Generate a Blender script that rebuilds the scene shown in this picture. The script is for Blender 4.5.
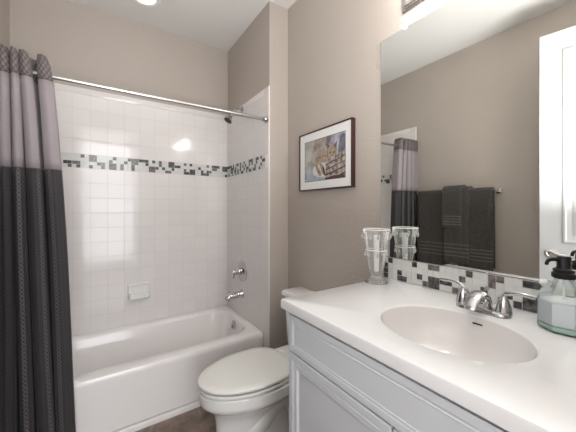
import bpy, bmesh, math, random
from mathutils import Vector, Matrix, noise
for o in list(bpy.data.objects): bpy.data.objects.remove(o)
scn = bpy.context.scene
COL = scn.collection
PI = math.pi
R = math.radians

# ------------------------------------------------------------------ camera, world, lights, exposure
F_PX, V0, YAW = 283.0, 209.0, 33.7
CAM_H = 1.297
cd = bpy.data.cameras.new('camera')
cd.sensor_fit = 'HORIZONTAL'; cd.sensor_width = 36.0
cd.lens = F_PX / 576.0 * 36.0
cd.shift_y = (V0 - 216.0) / 576.0
cd.clip_start = 0.02
cam = bpy.data.objects.new('camera', cd)
cam.location = (0, 0, CAM_H); cam.rotation_euler = (R(90), 0, -R(YAW))
COL.objects.link(cam); scn.camera = cam

w = bpy.data.worlds.new('world'); scn.world = w; w.use_nodes = True
w.node_tree.nodes['Background'].inputs[0].default_value = (0.90, 0.95, 1.0, 1)
w.node_tree.nodes['Background'].inputs[1].default_value = 1.0

def area(name, loc, rot, size, power, color=(1, 1, 1), sy=None, spread=None):
    l = bpy.data.lights.new(name, 'AREA'); l.energy = power; l.color = color
    l.shape = 'RECTANGLE'; l.size = size; l.size_y = sy or size
    if spread: l.spread = spread
    o = bpy.data.objects.new(name, l); o.location = loc; o.rotation_euler = rot
    COL.objects.link(o); return o
area('daylight_from_hall', (0.15, -1.7, 1.45), (R(90), 0, 0), 1.6, 46, (0.97, 0.97, 1.0), 2.4)
area('hall_ceiling_lamp', (0.10, -1.1, 2.60), (R(45), 0, 0), 0.8, 5, (1.0, 0.98, 0.96), 0.8)
area('added_upward_fill', (0.20, 0.02, 1.27), (R(180), 0, 0), 0.5, 27, (1.0, 0.99, 0.98))  # added fill light aimed upward, brightens ceiling and room evenly, no real fixture
LAMP_E = 22.0        # vanity shades
CAN_E = 0.7          # recessed light above the tub

vs = scn.view_settings
scn.display_settings.display_device = 'sRGB'
vs.view_transform = 'Standard'; vs.look = 'None'; vs.gamma = 1.0; vs.use_curve_mapping = False
vs.exposure = 0.45

# ------------------------------------------------------------------ materials
def mat(name, color, rough=0.5, metal=0.0, spec=0.5, bump=None, sheen=0, trans=0, ior=1.45, coat=0, emit=None, var=None, alpha=None):
    m = bpy.data.materials.new(name); m.use_nodes = True
    nt = m.node_tree; b = nt.nodes['Principled BSDF']
    b.inputs['Base Color'].default_value = (*color, 1)
    b.inputs['Roughness'].default_value = rough
    b.inputs['Metallic'].default_value = metal
    b.inputs['Specular IOR Level'].default_value = spec
    b.inputs['IOR'].default_value = ior
    b.inputs['Transmission Weight'].default_value = trans
    b.inputs['Coat Weight'].default_value = coat
    if sheen:
        b.inputs['Sheen Weight'].default_value = sheen
        b.inputs['Sheen Roughness'].default_value = 0.4
    if emit:
        b.inputs['Emission Color'].default_value = (*emit[0], 1); b.inputs['Emission Strength'].default_value = emit[1]
    tc = nt.nodes.new('ShaderNodeTexCoord')
    if var:      # (scale, amount, [distortion])
        n = nt.nodes.new('ShaderNodeTexNoise'); n.inputs['Scale'].default_value = var[0]; n.inputs['Detail'].default_value = 6
        nt.links.new(tc.outputs['Object'], n.inputs['Vector'])
        mx = nt.nodes.new('ShaderNodeMix'); mx.data_type = 'RGBA'
        c2 = var[2] if len(var) > 2 else tuple(max(0, c * (1 - var[1])) for c in color)
        mx.inputs['A'].default_value = (*color, 1); mx.inputs['B'].default_value = (*c2, 1)
        rp = nt.nodes.new('ShaderNodeMapRange'); rp.inputs['From Min'].default_value = 0.35; rp.inputs['From Max'].default_value = 0.65
        nt.links.new(n.outputs['Fac'], rp.inputs['Value']); nt.links.new(rp.outputs['Result'], mx.inputs['Factor'])
        nt.links.new(mx.outputs['Result'], b.inputs['Base Color'])
    if bump:     # (scale, strength, distance)
        n = nt.nodes.new('ShaderNodeTexNoise'); n.inputs['Scale'].default_value = bump[0]; n.inputs['Detail'].default_value = 3
        nt.links.new(tc.outputs['Object'], n.inputs['Vector'])
        bp = nt.nodes.new('ShaderNodeBump'); bp.inputs['Strength'].default_value = bump[1]; bp.inputs['Distance'].default_value = bump[2]
        nt.links.new(n.outputs['Fac'], bp.inputs['Height']); nt.links.new(bp.outputs['Normal'], b.inputs['Normal'])
    return m

WALLC = (0.465, 0.415, 0.372)
M = {}
M['wall'] = mat('wall_paint', WALLC, 0.62, bump=(70, 0.55, 0.006))
M['ceiling'] = mat('ceiling_paint', (0.74, 0.73, 0.71), 0.8, bump=(90, 0.4, 0.003))
M['trim'] = mat('white_trim', (0.82, 0.82, 0.82), 0.35)
M['door'] = mat('door_paint', (0.60, 0.61, 0.62), 0.32)
M['cab'] = mat('cabinet_paint', (0.59, 0.615, 0.645), 0.35)
M['counter'] = mat('cultured_marble', (0.74, 0.74, 0.745), 0.16, coat=0.3, var=(4, 0.02))
M['basin'] = mat('basin_marble', (0.69, 0.67, 0.66), 0.12, coat=0.3)
M['tub'] = mat('tub_acrylic', (0.88, 0.855, 0.845), 0.14, coat=0.3)
M['porcelain'] = mat('porcelain', (0.80, 0.80, 0.785), 0.08, coat=0.4)
M['seat'] = mat('seat_plastic', (0.80, 0.80, 0.77), 0.2)
M['chrome'] = mat('chrome', (0.55, 0.55, 0.56), 0.06, metal=1.0)
M['rod'] = mat('satin_chrome', (0.60, 0.59, 0.585), 0.28, metal=1.0)
M['nickel'] = mat('brushed_nickel', (0.62, 0.60, 0.58), 0.25, metal=1.0)
M['black'] = mat('black_plastic', (0.010, 0.010, 0.011), 0.35, spec=0.3)
M['dark'] = mat('dark_void', (0.02, 0.018, 0.016), 0.8)
M['mirror'] = mat('mirror_silver', (0.92, 0.935, 0.91), 0.0, metal=1.0)
M['mirror_edge'] = mat('mirror_edge', (0.35, 0.38, 0.37), 0.2, metal=0.5)
M['clip'] = mat('clear_clip', (0.85, 0.85, 0.85), 0.2)
M['caulk'] = mat('caulk', (0.8, 0.79, 0.77), 0.5)
M['towel'] = mat('towel_terry', (0.088, 0.082, 0.076), 0.95, spec=0.1, sheen=0.35, bump=(420, 1.0, 0.004), var=(60, 0.3))
M['towel_band'] = mat('towel_woven_band', (0.17, 0.16, 0.15), 0.8, spec=0.2)
M['frame'] = mat('frame_mahogany', (0.050, 0.020, 0.022), 0.35, var=(30, 0.4))
M['matboard'] = mat('mat_board', (0.80, 0.80, 0.79), 0.8)
M['shade'] = mat('lamp_shade_glass', (0.95, 0.95, 0.95), 0.3, emit=((1.0, 0.975, 0.94), LAMP_E))
M['can_lens'] = mat('can_lens', (0.9, 0.9, 0.9), 0.3, emit=((1.0, 0.95, 0.9), CAN_E))
M['glass'] = mat('clear_glass', (1, 1, 1), 0.0, trans=1.0, ior=1.45)
M['crystal'] = mat('cut_crystal', (0.95, 0.95, 0.95), 0.02, trans=0.75, ior=1.6)
M['milky'] = mat('milky_glass', (0.88, 0.90, 0.90), 0.15)
M['bottle'] = mat('green_glass', (0.93, 0.99, 0.96), 0.03, trans=0.95, ior=1.45)
M['green'] = mat('thick_green_glass', (0.50, 0.66, 0.58), 0.1)
M['soap'] = mat('lavender_soap', (0.80, 0.77, 0.85), 0.3, trans=0.15, ior=1.35)
M['grout'] = mat('grout', (0.66, 0.65, 0.63), 0.8)

def thin_glass(name, color, ior=1.45, rough=0.0, milky=0.0):
    m = bpy.data.materials.new(name); m.use_nodes = True; nt = m.node_tree
    for n in list(nt.nodes): nt.nodes.remove(n)
    out = nt.nodes.new('ShaderNodeOutputMaterial'); tr = nt.nodes.new('ShaderNodeBsdfTransparent'); gl = nt.nodes.new('ShaderNodeBsdfGlossy')
    fr = nt.nodes.new('ShaderNodeFresnel'); mx = nt.nodes.new('ShaderNodeMixShader')
    tr.inputs[0].default_value = (*color, 1); gl.inputs[0].default_value = (1, 1, 1, 1); gl.inputs['Roughness'].default_value = rough
    fr.inputs[0].default_value = ior
    nt.links.new(fr.outputs[0], mx.inputs[0]); nt.links.new(tr.outputs[0], mx.inputs[1]); nt.links.new(gl.outputs[0], mx.inputs[2])
    df = nt.nodes.new('ShaderNodeBsdfDiffuse'); df.inputs[0].default_value = (0.9, 0.92, 0.91, 1); m2 = nt.nodes.new('ShaderNodeMixShader'); m2.inputs[0].default_value = milky
    nt.links.new(mx.outputs[0], m2.inputs[1]); nt.links.new(df.outputs[0], m2.inputs[2]); nt.links.new(m2.outputs[0], out.inputs[0])
    return m
M['glass'] = thin_glass('clear_glass', (0.96, 0.965, 0.965), 1.35, 0.03, 0.10)  # white diffuse share mixed into the vase glass stands in for its sparkle
M['bottle'] = thin_glass('green_glass', (0.92, 0.985, 0.955), 1.4, 0.05, 0.06)
M['green'] = mat('thick_green_glass', (0.50, 0.66, 0.58), 0.1)
M['soap'] = mat('lavender_soap', (0.82, 0.79, 0.86), 0.3)

def tile_mat(name, w_, h_, color, grout, ux, uy, ph, rough=0.13, mortar=0.0016, gb=0.6):
    """glazed ceramic grid; ux, uy pick which object axes run along the wall, ph is the phase."""
    m = bpy.data.materials.new(name); m.use_nodes = True
    nt = m.node_tree; b = nt.nodes['Principled BSDF']
    tc = nt.nodes.new('ShaderNodeTexCoord'); sp = nt.nodes.new('ShaderNodeSeparateXYZ'); cb = nt.nodes.new('ShaderNodeCombineXYZ')
    nt.links.new(tc.outputs['Object'], sp.inputs[0])
    a1 = nt.nodes.new('ShaderNodeMath'); a1.operation = 'ADD'; a1.inputs[1].default_value = ph[0] + 50 * w_
    a2 = nt.nodes.new('ShaderNodeMath'); a2.operation = 'ADD'; a2.inputs[1].default_value = ph[1] + 50 * h_
    nt.links.new(sp.outputs[ux], a1.inputs[0]); nt.links.new(sp.outputs[uy], a2.inputs[0])
    nt.links.new(a1.outputs[0], cb.inputs[0]); nt.links.new(a2.outputs[0], cb.inputs[1])
    br = nt.nodes.new('ShaderNodeTexBrick'); br.offset = 0.0; br.squash = 1.0
    nt.links.new(cb.outputs[0], br.inputs['Vector'])
    br.inputs['Scale'].default_value = 1.0
    br.inputs['Brick Width'].default_value = w_; br.inputs['Row Height'].default_value = h_
    br.inputs['Mortar Size'].default_value = mortar; br.inputs['Mortar Smooth'].default_value = 0.6
    br.inputs['Color1'].default_value = (*color, 1); br.inputs['Color2'].default_value = (*[c * 0.97 for c in color], 1)
    br.inputs['Mortar'].default_value = (*grout, 1)
    nt.links.new(br.outputs['Color'], b.inputs['Base Color'])
    b.inputs['Roughness'].default_value = rough; b.inputs['Coat Weight'].default_value = 0.2
    inv = nt.nodes.new('ShaderNodeMath'); inv.operation = 'SUBTRACT'; inv.inputs[0].default_value = 1.0
    nt.links.new(br.outputs['Fac'], inv.inputs[1])
    n = nt.nodes.new('ShaderNodeTexNoise'); n.inputs['Scale'].default_value = 9.0; nt.links.new(cb.outputs[0], n.inputs['Vector'])
    b1 = nt.nodes.new('ShaderNodeBump'); b1.inputs['Strength'].default_value = 0.25; b1.inputs['Distance'].default_value = 0.004
    nt.links.new(n.outputs['Fac'], b1.inputs['Height'])
    b2 = nt.nodes.new('ShaderNodeBump'); b2.inputs['Strength'].default_value = gb; b2.inputs['Distance'].default_value = 0.0012
    nt.links.new(inv.outputs[0], b2.inputs['Height']); nt.links.new(b1.outputs[0], b2.inputs['Normal'])
    nt.links.new(b2.outputs[0], b.inputs['Normal'])
    return m
TILEC = (0.80, 0.77, 0.755); GROUTC = (0.68, 0.65, 0.635)

# ------------------------------------------------------------------ helpers
def link(name, bm, m, parent=None, smooth=True, loc=None):
    bmesh.ops.recalc_face_normals(bm, faces=bm.faces[:])
    me = bpy.data.meshes.new(name); bm.to_mesh(me); bm.free()
    for x in (m if isinstance(m, (list, tuple)) else [m]): me.materials.append(x)
    if smooth:
        for p in me.polygons: p.use_smooth = True
        try: me.set_sharp_from_angle(angle=R(38))
        except Exception: pass
    o = bpy.data.objects.new(name, me); COL.objects.link(o)
    if loc: o.location = loc
    if parent: o.parent = parent
    return o
def tag(o, label, cat, group=None, kind=None):
    o['label'] = label; o['category'] = cat
    if group: o['group'] = group
    if kind: o['kind'] = kind
    return o
def thing(name, label, cat, loc=(0, 0, 0), rz=0, group=None):
    o = bpy.data.objects.new(name, None); COL.objects.link(o); o.location = loc; o.rotation_euler = (0, 0, rz)
    o.empty_display_size = 0.05
    return tag(o, label, cat, group)
def struct(name, bm, m, parent=None, smooth=False):
    o = link(name, bm, m, parent, smooth)
    if not parent: o['kind'] = 'structure'
    return o
def box(bm, x0, x1, y0, y1, z0, z1, bev=0, seg=2, mi=0):
    ps = [(x, y, z) for x in (x0, x1) for y in (y0, y1) for z in (z0, z1)]
    v = [bm.verts.new(p) for p in ps]
    fs = [bm.faces.new([v[i] for i in f]) for f in ((0, 1, 3, 2), (4, 6, 7, 5), (0, 4, 5, 1), (2, 3, 7, 6), (0, 2, 6, 4), (1, 5, 7, 3))]
    for f in fs: f.material_index = mi
    if bev:
        es = list({e for f in fs for e in f.edges})
        bmesh.ops.bevel(bm, geom=es, offset=bev, segments=seg, affect='EDGES', profile=0.5)
def loft(bm, rings, cap0=True, cap1=True, closed=True, mi=0):
    vr = [[bm.verts.new(p) for p in r] for r in rings]
    n = len(vr[0])
    for a, b in zip(vr, vr[1:]):
        for i in range(n if closed else n - 1):
            j = (i + 1) % n
            f = bm.faces.new((a[i], a[j], b[j], b[i])); f.material_index = mi
    if cap0: bm.faces.new(vr[0]).material_index = mi
    if cap1: bm.faces.new(list(reversed(vr[-1]))).material_index = mi
    return vr
def lathe(bm, prof, c=(0, 0, 0), n=32, axis='Z', cap0=True, cap1=True, sx=1, sy=1):
    rings = []
    for r, h in prof:
        r = max(r, 1e-4); ring = []
        for i in range(n):
            a = 2 * PI * i / n; u, v = r * math.cos(a) * sx, r * math.sin(a) * sy
            p = {'Z': (u, v, h), 'X': (h, u, v), 'Y': (u, h, v)}[axis]
            ring.append((c[0] + p[0], c[1] + p[1], c[2] + p[2]))
        rings.append(ring)
    loft(bm, rings, cap0, cap1)
def spline(pts, sub=8, closed=False):
    P = [Vector(p) for p in pts]; n = len(P); out = []
    rng = range(n) if closed else range(n - 1)
    for i in rng:
        p0 = P[(i - 1) % n] if closed else P[max(i - 1, 0)]; p1 = P[i]; p2 = P[(i + 1) % n]
        p3 = P[(i + 2) % n] if closed else P[min(i + 2, n - 1)]
        for k in range(sub):
            t = k / sub
            out.append(0.5 * ((2 * p1) + (p2 - p0) * t + (2 * p0 - 5 * p1 + 4 * p2 - p3) * t * t + (3 * p1 - p0 - 3 * p2 + p3) * t ** 3))
    if not closed: out.append(P[-1])
    return out
def tube(bm, pts, r, n=12, cap=True, flat=1.0, up=Vector((0, 0, 1))):
    P = [Vector(p) for p in pts]; rs = r if isinstance(r, (list, tuple)) else [r] * len(P)
    if len(rs) != len(P):
        rs = [rs[0] + (rs[-1] - rs[0]) * i / (len(P) - 1) for i in range(len(P))] if len(rs) == 2 else rs
    rings = []; prev = None
    for i, p in enumerate(P):
        t = (P[min(i + 1, len(P) - 1)] - P[max(i - 1, 0)]).normalized()
        if prev is None:
            a = up if abs(t.dot(up)) < 0.95 else Vector((1, 0, 0))
            u = t.cross(a).normalized()
        else: u = (prev - t * prev.dot(t)).normalized()
        prev = u; v = t.cross(u).normalized()
        rings.append([tuple(p + u * rs[i] * math.cos(2 * PI * k / n) + v * rs[i] * flat * math.sin(2 * PI * k / n)) for k in range(n)])
    loft(bm, rings, cap, cap)
def rrect(x0, x1, y0, y1, r, seg=6):
    """rounded rectangle, ccw list of (x, y)"""
    out = []
    for cx, cy, a0 in ((x1 - r, y1 - r, 0), (x0 + r, y1 - r, 90), (x0 + r, y0 + r, 180), (x1 - r, y0 + r, 270)):
        for k in range(seg + 1):
            a = R(a0 + 90 * k / seg); out.append((cx + r * math.cos(a), cy + r * math.sin(a)))
    return out

# ------------------------------------------------------------------ the room
XL, XV, XM = -0.495, 1.029, 1.190       # left wall, valve wall, mirror wall
YD, YR, YB = 2.587, 1.785, -0.12        # far wall, return, rear wall
ZC = 2.809; TT = 0.008                  # ceiling; tile thickness
YT = 1.862                              # tub front
TH = 0.375                              # tub rim height
HALL = -2.6

def floor_mat():
    m = tile_mat('stone_floor_tile', 0.333, 0.333, (0.225, 0.170, 0.135), (0.30, 0.25, 0.21), 0, 1, (0.132, 0.045), rough=0.35, mortar=0.003)
    nt = m.node_tree; b = nt.nodes['Principled BSDF']
    src = b.inputs['Base Color'].links[0].from_socket
    tc = nt.nodes.new('ShaderNodeTexCoord')
    n = nt.nodes.new('ShaderNodeTexNoise'); n.inputs['Scale'].default_value = 11; n.inputs['Detail'].default_value = 8; n.inputs['Distortion'].default_value = 0.6
    nt.links.new(tc.outputs['Object'], n.inputs['Vector'])
    cr = nt.nodes.new('ShaderNodeValToRGB'); cr.color_ramp.elements[0].position = 0.3; cr.color_ramp.elements[1].position = 0.72
    cr.color_ramp.elements[0].color = (0.55, 0.52, 0.50, 1); cr.color_ramp.elements[1].color = (1.35, 1.35, 1.35, 1)
    nt.links.new(n.outputs['Fac'], cr.inputs[0])
    mx = nt.nodes.new('ShaderNodeMix'); mx.data_type = 'RGBA'; mx.blend_type = 'MULTIPLY'; mx.inputs['Factor'].default_value = 1
    nt.links.new(src, mx.inputs['A']); nt.links.new(cr.outputs[0], mx.inputs['B']); nt.links.new(mx.outputs['Result'], b.inputs['Base Color'])
    return m
bm = bmesh.new(); box(bm, XL - 0.1, XM + 0.1, HALL - 0.1, YD + 0.1, -0.1, 0); struct('floor', bm, floor_mat())
bm = bmesh.new(); box(bm, XL - 0.1, XM + 0.1, HALL - 0.1, YD + 0.1, ZC, ZC + 0.1); struct('ceiling', bm, M['ceiling'])
bm = bmesh.new(); box(bm, XL - 0.1, XL, YB, YD + 0.1, 0, ZC); wall_left = struct('wall_left', bm, M['wall'])
bm = bmesh.new(); box(bm, XL, XV, YD, YD + 0.1, 0, ZC); wall_far = struct('wall_far', bm, M['wall'])
bm = bmesh.new(); box(bm, XV, XM + 0.1, YR, YD + 0.1, 0, ZC); wall_alc = struct('wall_alcove', bm, M['wall'])
bm = bmesh.new(); box(bm, XM, XM + 0.1, YB, YR, 0, ZC); struct('wall_right', bm, M['wall'])
DX0, DX1, DZ = -0.325, 0.47, 2.505
bm = bmesh.new()
box(bm, XL - 0.1, DX0, YB - 0.11, YB, 0, ZC); box(bm, DX1, XM + 0.1, YB - 0.11, YB, 0, ZC); box(bm, DX0, DX1, YB - 0.11, YB, DZ, ZC)
struct('wall_rear', bm, M['wall'])
bm = bmesh.new()
for x0, x1 in ((DX0 - 0.07, DX0), (DX1, DX1 + 0.07)): box(bm, x0, x1, YB, YB + 0.016, 0, DZ + 0.07, 0.004)
box(bm, DX0, DX1, YB, YB + 0.016, DZ, DZ + 0.07, 0.004)
struct('trim_1', bm, M['trim'])
bm = bmesh.new(); box(bm, XL - 0.1, XL, HALL, YB - 0.11, 0, ZC); struct('wall_hall_left', bm, M['wall'])
bm = bmesh.new(); box(bm, XM, XM + 0.1, HALL, YB - 0.11, 0, ZC); struct('wall_hall_right', bm, M['wall'])
# baseboards
bm = bmesh.new(); box(bm, XL, XL + 0.014, YB + 0.02, YR - 0.03, 0, 0.1, 0.004); struct('baseboard_left', bm, M['trim'])
bm = bmesh.new(); box(bm, XM - 0.014, XM, 0.93, YR, 0, 0.1, 0.004); box(bm, XV, XM - 0.014, YR - 0.014, YR, 0, 0.1, 0.004); struct('baseboard_right', bm, M['trim'])

# tile cladding: lower field, mosaic band, upper field, rounded top course
Z1, Z2, ZT = 1.600, 1.701, 2.192
PH = 0.111
def clad(parent, x0, x1, y0, y1, ux, ph, nm):
    lo = tile_mat('field_tile_lower_' + nm, 0.110, PH, TILEC, GROUTC, ux, 2, (ph, -Z1 % PH))
    up = tile_mat('field_tile_upper_' + nm, 0.110, PH, TILEC, GROUTC, ux, 2, (ph, -Z2 % PH))
    bm = bmesh.new(); box(bm, x0, x1, y0, y1, TH if y0 > YT - 0.01 else 0.0, Z1); link('tile_panel', bm, lo, parent, False)
    bm = bmesh.new(); box(bm, x0, x1, y0, y1, Z2, ZT - 0.05); link('tile_panel', bm, up, parent, False)
    cap = tile_mat('edge_tile_' + nm, 0.155, 0.06, TILEC, GROUTC, ux, 2, (ph, 0.03))
    bm = bmesh.new(); box(bm, x0, x1, y0, y1, ZT - 0.049, ZT, 0.004); link('tile_edging', bm, cap, parent)
clad(wall_far, XL + TT, XV - TT, YD - TT, YD, 0, -0.0555 % 0.11, 'far')
def clad_side(parent, xa, xb, nm):
    clad(parent, xa, xb, YT, YD - TT, 1, -(YD - TT) % 0.11, nm)
    # strip running down in front of the tub
    lo = tile_mat('strip_tile_' + nm, 0.2, PH, TILEC, GROUTC, 1, 2, (0.05, -Z1 % PH))
    bm = bmesh.new(); box(bm, xa, xb, YR + 0.002, YT, 0.0, Z1); box(bm, xa, xb, YR + 0.002, YT, Z2, ZT, 0.003); link('tile_panel', bm, lo, parent, False)
    bm = bmesh.new(); box(bm, min(xa, xb), max(xa, xb), YR - 0.006, YR + 0.002, 0.0, ZT, 0.003); link('tile_edging', bm, M['tub'], parent)
clad_side(wall_alc, XV - TT, XV, 'alcove')
clad_side(wall_left, XL, XL + TT, 'left')

# mosaic sheets
def marble(name, c, c2, sc=60):
    m = mat(name, c, 0.18, var=(sc, 0.5, c2), coat=0.2); return m
M['mos_pale'] = mat('pale_glass_mosaic', (0.66, 0.68, 0.66), 0.12, coat=0.3)
M['mos_pale2'] = mat('pale_stone_mosaic', (0.70, 0.70, 0.685), 0.18)
M['mos_dark'] = marble('charcoal_marble', (0.024, 0.024, 0.025), (0.13, 0.13, 0.13), 55)
M['mos_mid'] = marble('grey_marble', (0.08, 0.08, 0.08), (0.24, 0.20, 0.195), 70)
MOS = [M['grout'], M['mos_pale'], M['mos_pale2'], M['mos_dark'], M['mos_mid']]
def mosaic(name, parent, org, ud, nd, length, rows, cell=0.02525, seed=1, label=None):
    """rows: strings top to bottom; '.' pale, other letters: dark pieces (equal neighbours merge). Random past the strings."""
    rnd = random.Random(seed); org, ud, nd = Vector(org), Vector(ud), Vector(nd); up = Vector((0, 0, 1))
    n = int(math.ceil(length / cell)); g = [['.'] * n for _ in range(4)]
    for r_, s in enumerate(rows):
        for c_, ch in enumerate(s[:n]): g[r_][c_] = ch
    start = max([len(s) for s in rows] + [0])
    k = 0
    for c_ in range(start, n):
        for _ in range(2):
            if rnd.random() < 0.62:
                r_ = rnd.randrange(4); wd = rnd.choice((1, 1, 1, 2)); hd = rnd.choice((1, 1, 1, 2))
                cells = [(r_ + a, c_ + b) for a in range(hd) for b in range(wd)]
                if all(q[0] < 4 and q[1] < n and g[q[0]][q[1]] == '.' for q in cells):
                    k += 1
                    for q in cells: g[q[0]][q[1]] = chr(200 + k)
    bm = bmesh.new()
    def slab(a0, a1, b0, b1, d0, d1, mi):
        vs_ = [bm.verts.new(org + ud * a + up * b + nd * d) for a in (a0, a1) for b in (b0, b1) for d in (d0, d1)]
        for f in ((0, 1, 3, 2), (4, 6, 7, 5), (0, 4, 5, 1), (2, 3, 7, 6), (0, 2, 6, 4), (1, 5, 7, 3)):
            bm.faces.new([vs_[i] for i in f]).material_index = mi
    slab(0, length, 0, 4 * cell, 0, 0.0062, 0)
    done = set(); gp = 0.0011
    for r_ in range(4):
        for c_ in range(n):
            if (r_, c_) in done: continue
            ch = g[r_][c_]; w_ = h_ = 1
            if ch != '.':
                while c_ + w_ < n and g[r_][c_ + w_] == ch: w_ += 1
                while r_ + h_ < 4 and g[r_ + h_][c_] == ch: h_ += 1
                mi = 4 if (ch in 'mnopqrst' or (ord(ch) > 200 and rnd.random() < 0.35)) else 3
            else:
                mi = rnd.choice((1, 1, 2))
                if rnd.random() < 0.25 and c_ + 1 < n and g[r_][c_ + 1] == '.' and (r_, c_ + 1) not in done: w_ = 2
            for a in range(h_):
                for b in range(w_): done.add((r_ + a, c_ + b))
            a0 = c_ * cell + gp; a1 = min((c_ + w_) * cell - gp, length)
            b1 = (4 - r_) * cell - gp; b0 = (4 - r_ - h_) * cell + gp
            if a1 - a0 > 0.003: slab(a0, a1, b0, b1, 0.006, 0.0082, mi)
    return link(name, bm, MOS, parent, False)
FAR_ROWS = ['bb.aaa.q.....T.o...QQ..t.N.LLLssJ...G....oo.D....', 'bb..ss....W......SSQQ..t...M..ss.I...q...oo......', '......rZ.X..VV.p...R..P.Omm....K..r.HH.pE....nnBB', 'c......ZYX..VVUU....nn...mm....K..r.HH.p..F..C.m.']
mosaic('mosaic_band', wall_far, (XV - TT, YD, Z1), (-1, 0, 0), (0, -1, 0), XV - XL - 2 * TT, FAR_ROWS, seed=5)
ALC = ['..A.BB..CCC...D..E.FF..G.', 'HH...I..J.C..K.L.M...N.GO', '..P...Q....RR.K..S.T.UU.V', '...W..QQ.XX.R..YY..T.Z..V']
mosaic('mosaic_band', wall_alc, (XV, 1.836, Z1), (0, 1, 0), (-1, 0, 0), YD - 1.836 - TT, ALC, seed=9)
bm = bmesh.new(); box(bm, XV - TT, XV, YR + 0.002, 1.836, Z1, Z2); link('tile_panel', bm, M['tub'], wall_alc, False)
mosaic('mosaic_band', wall_left, (XL, YR + 0.002, Z1), (0, 1, 0), (1, 0, 0), YD - YR - TT - 0.002, [], seed=12)

# door, opened back into the room, seen in the mirror
dr = link('door_1', (lambda b: b)(bmesh.new()), M['door'])
bpy.data.objects.remove(dr)
DW, DH, DT = 0.775, 2.485, 0.035
door = bpy.data.objects.new('door_1', None); COL.objects.link(door); door['kind'] = 'structure'
door.location = (-0.313, -0.095, 0.008); door.rotation_euler = (0, 0, R(-9.6))
bm = bmesh.new(); box(bm, -DT, 0, 0, DW, 0, DH, 0.002)          # slab, room face at local x = 0
struct('door_slab', bm, M['door'], door)
def frame_panel(bm, y0, y1, z0, z1, x, prof, sgn=1, flip=False):
    """rectangular moulded panel on plane X=x; prof = [(inset, depth out)]"""
    rings = []
    for ins, d in prof:
        rings.append([(x + sgn * d, y0 + ins, z0 + ins), (x + sgn * d, y1 - ins, z0 + ins), (x + sgn * d, y1 - ins, z1 - ins), (x + sgn * d, y0 + ins, z1 - ins)])
    loft(bm, rings, False, True)
for z0, z1 in ((0.24, 0.86), (1.06, DH - 0.13)):
    for y0, y1 in ((0.115, DW - 0.115),):
        bm = bmesh.new()
        frame_panel(bm, y0, y1, z0, z1, 0.0, [(0, 0.0005), (0.004, 0.007), (0.014, 0.009), (0.022, 0.003), (0.034, 0.002), (0.045, 0.0008), (0.062, 0.006)])
        struct('door_panel', bm, M['door'], door)
bm = bmesh.new()
lathe(bm, [(0.031, 0), (0.032, 0.004), (0.028, 0.009), (0.012, 0.012), (0.0095, 0.034), (0.011, 0.040)], (0.0, DW - 0.065, 0.985), axis='X', n=24)
hp = spline([(0.036, DW - 0.045, 0.972), (0.042, DW - 0.036, 0.990), (0.040, DW - 0.046, 1.008), (0.038, DW - 0.068, 1.000), (0.040, DW - 0.095, 0.988), (0.040, DW - 0.13, 0.985), (0.038, DW - 0.16, 0.975), (0.036, DW - 0.18, 0.985)], 5)
tube(bm, hp, [0.0105, 0.008], 10)
struct('door_handle', bm, M['nickel'], door, True)
bm = bmesh.new(); box(bm, -0.029, -0.006, DW - 0.001, DW + 0.0015, 0.955, 1.012, 0.0005); box(bm, -0.024, -0.011, DW, DW + 0.008, 0.972, 0.995, 0.002)
struct('door_latch', bm, M['nickel'], door)

# ------------------------------------------------------------------ recessed ceiling light over tub
t = thing('recessed_light', 'round white recessed ceiling light above the bathtub', 'ceiling light', (0.27, 2.24, ZC))
bm = bmesh.new(); lathe(bm, [(0.072, 0.0), (0.074, -0.009), (0.094, -0.010), (0.101, -0.005), (0.102, 0.0)], n=40, cap0=False, cap1=False); link('trim_ring', bm, M['trim'], t)
bm = bmesh.new(); lathe(bm, [(0.073, -0.001), (0.073, -0.006), (0.05, -0.009), (0.0, -0.010)], n=40, cap0=False); link('lens', bm, M['can_lens'], t)

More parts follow.
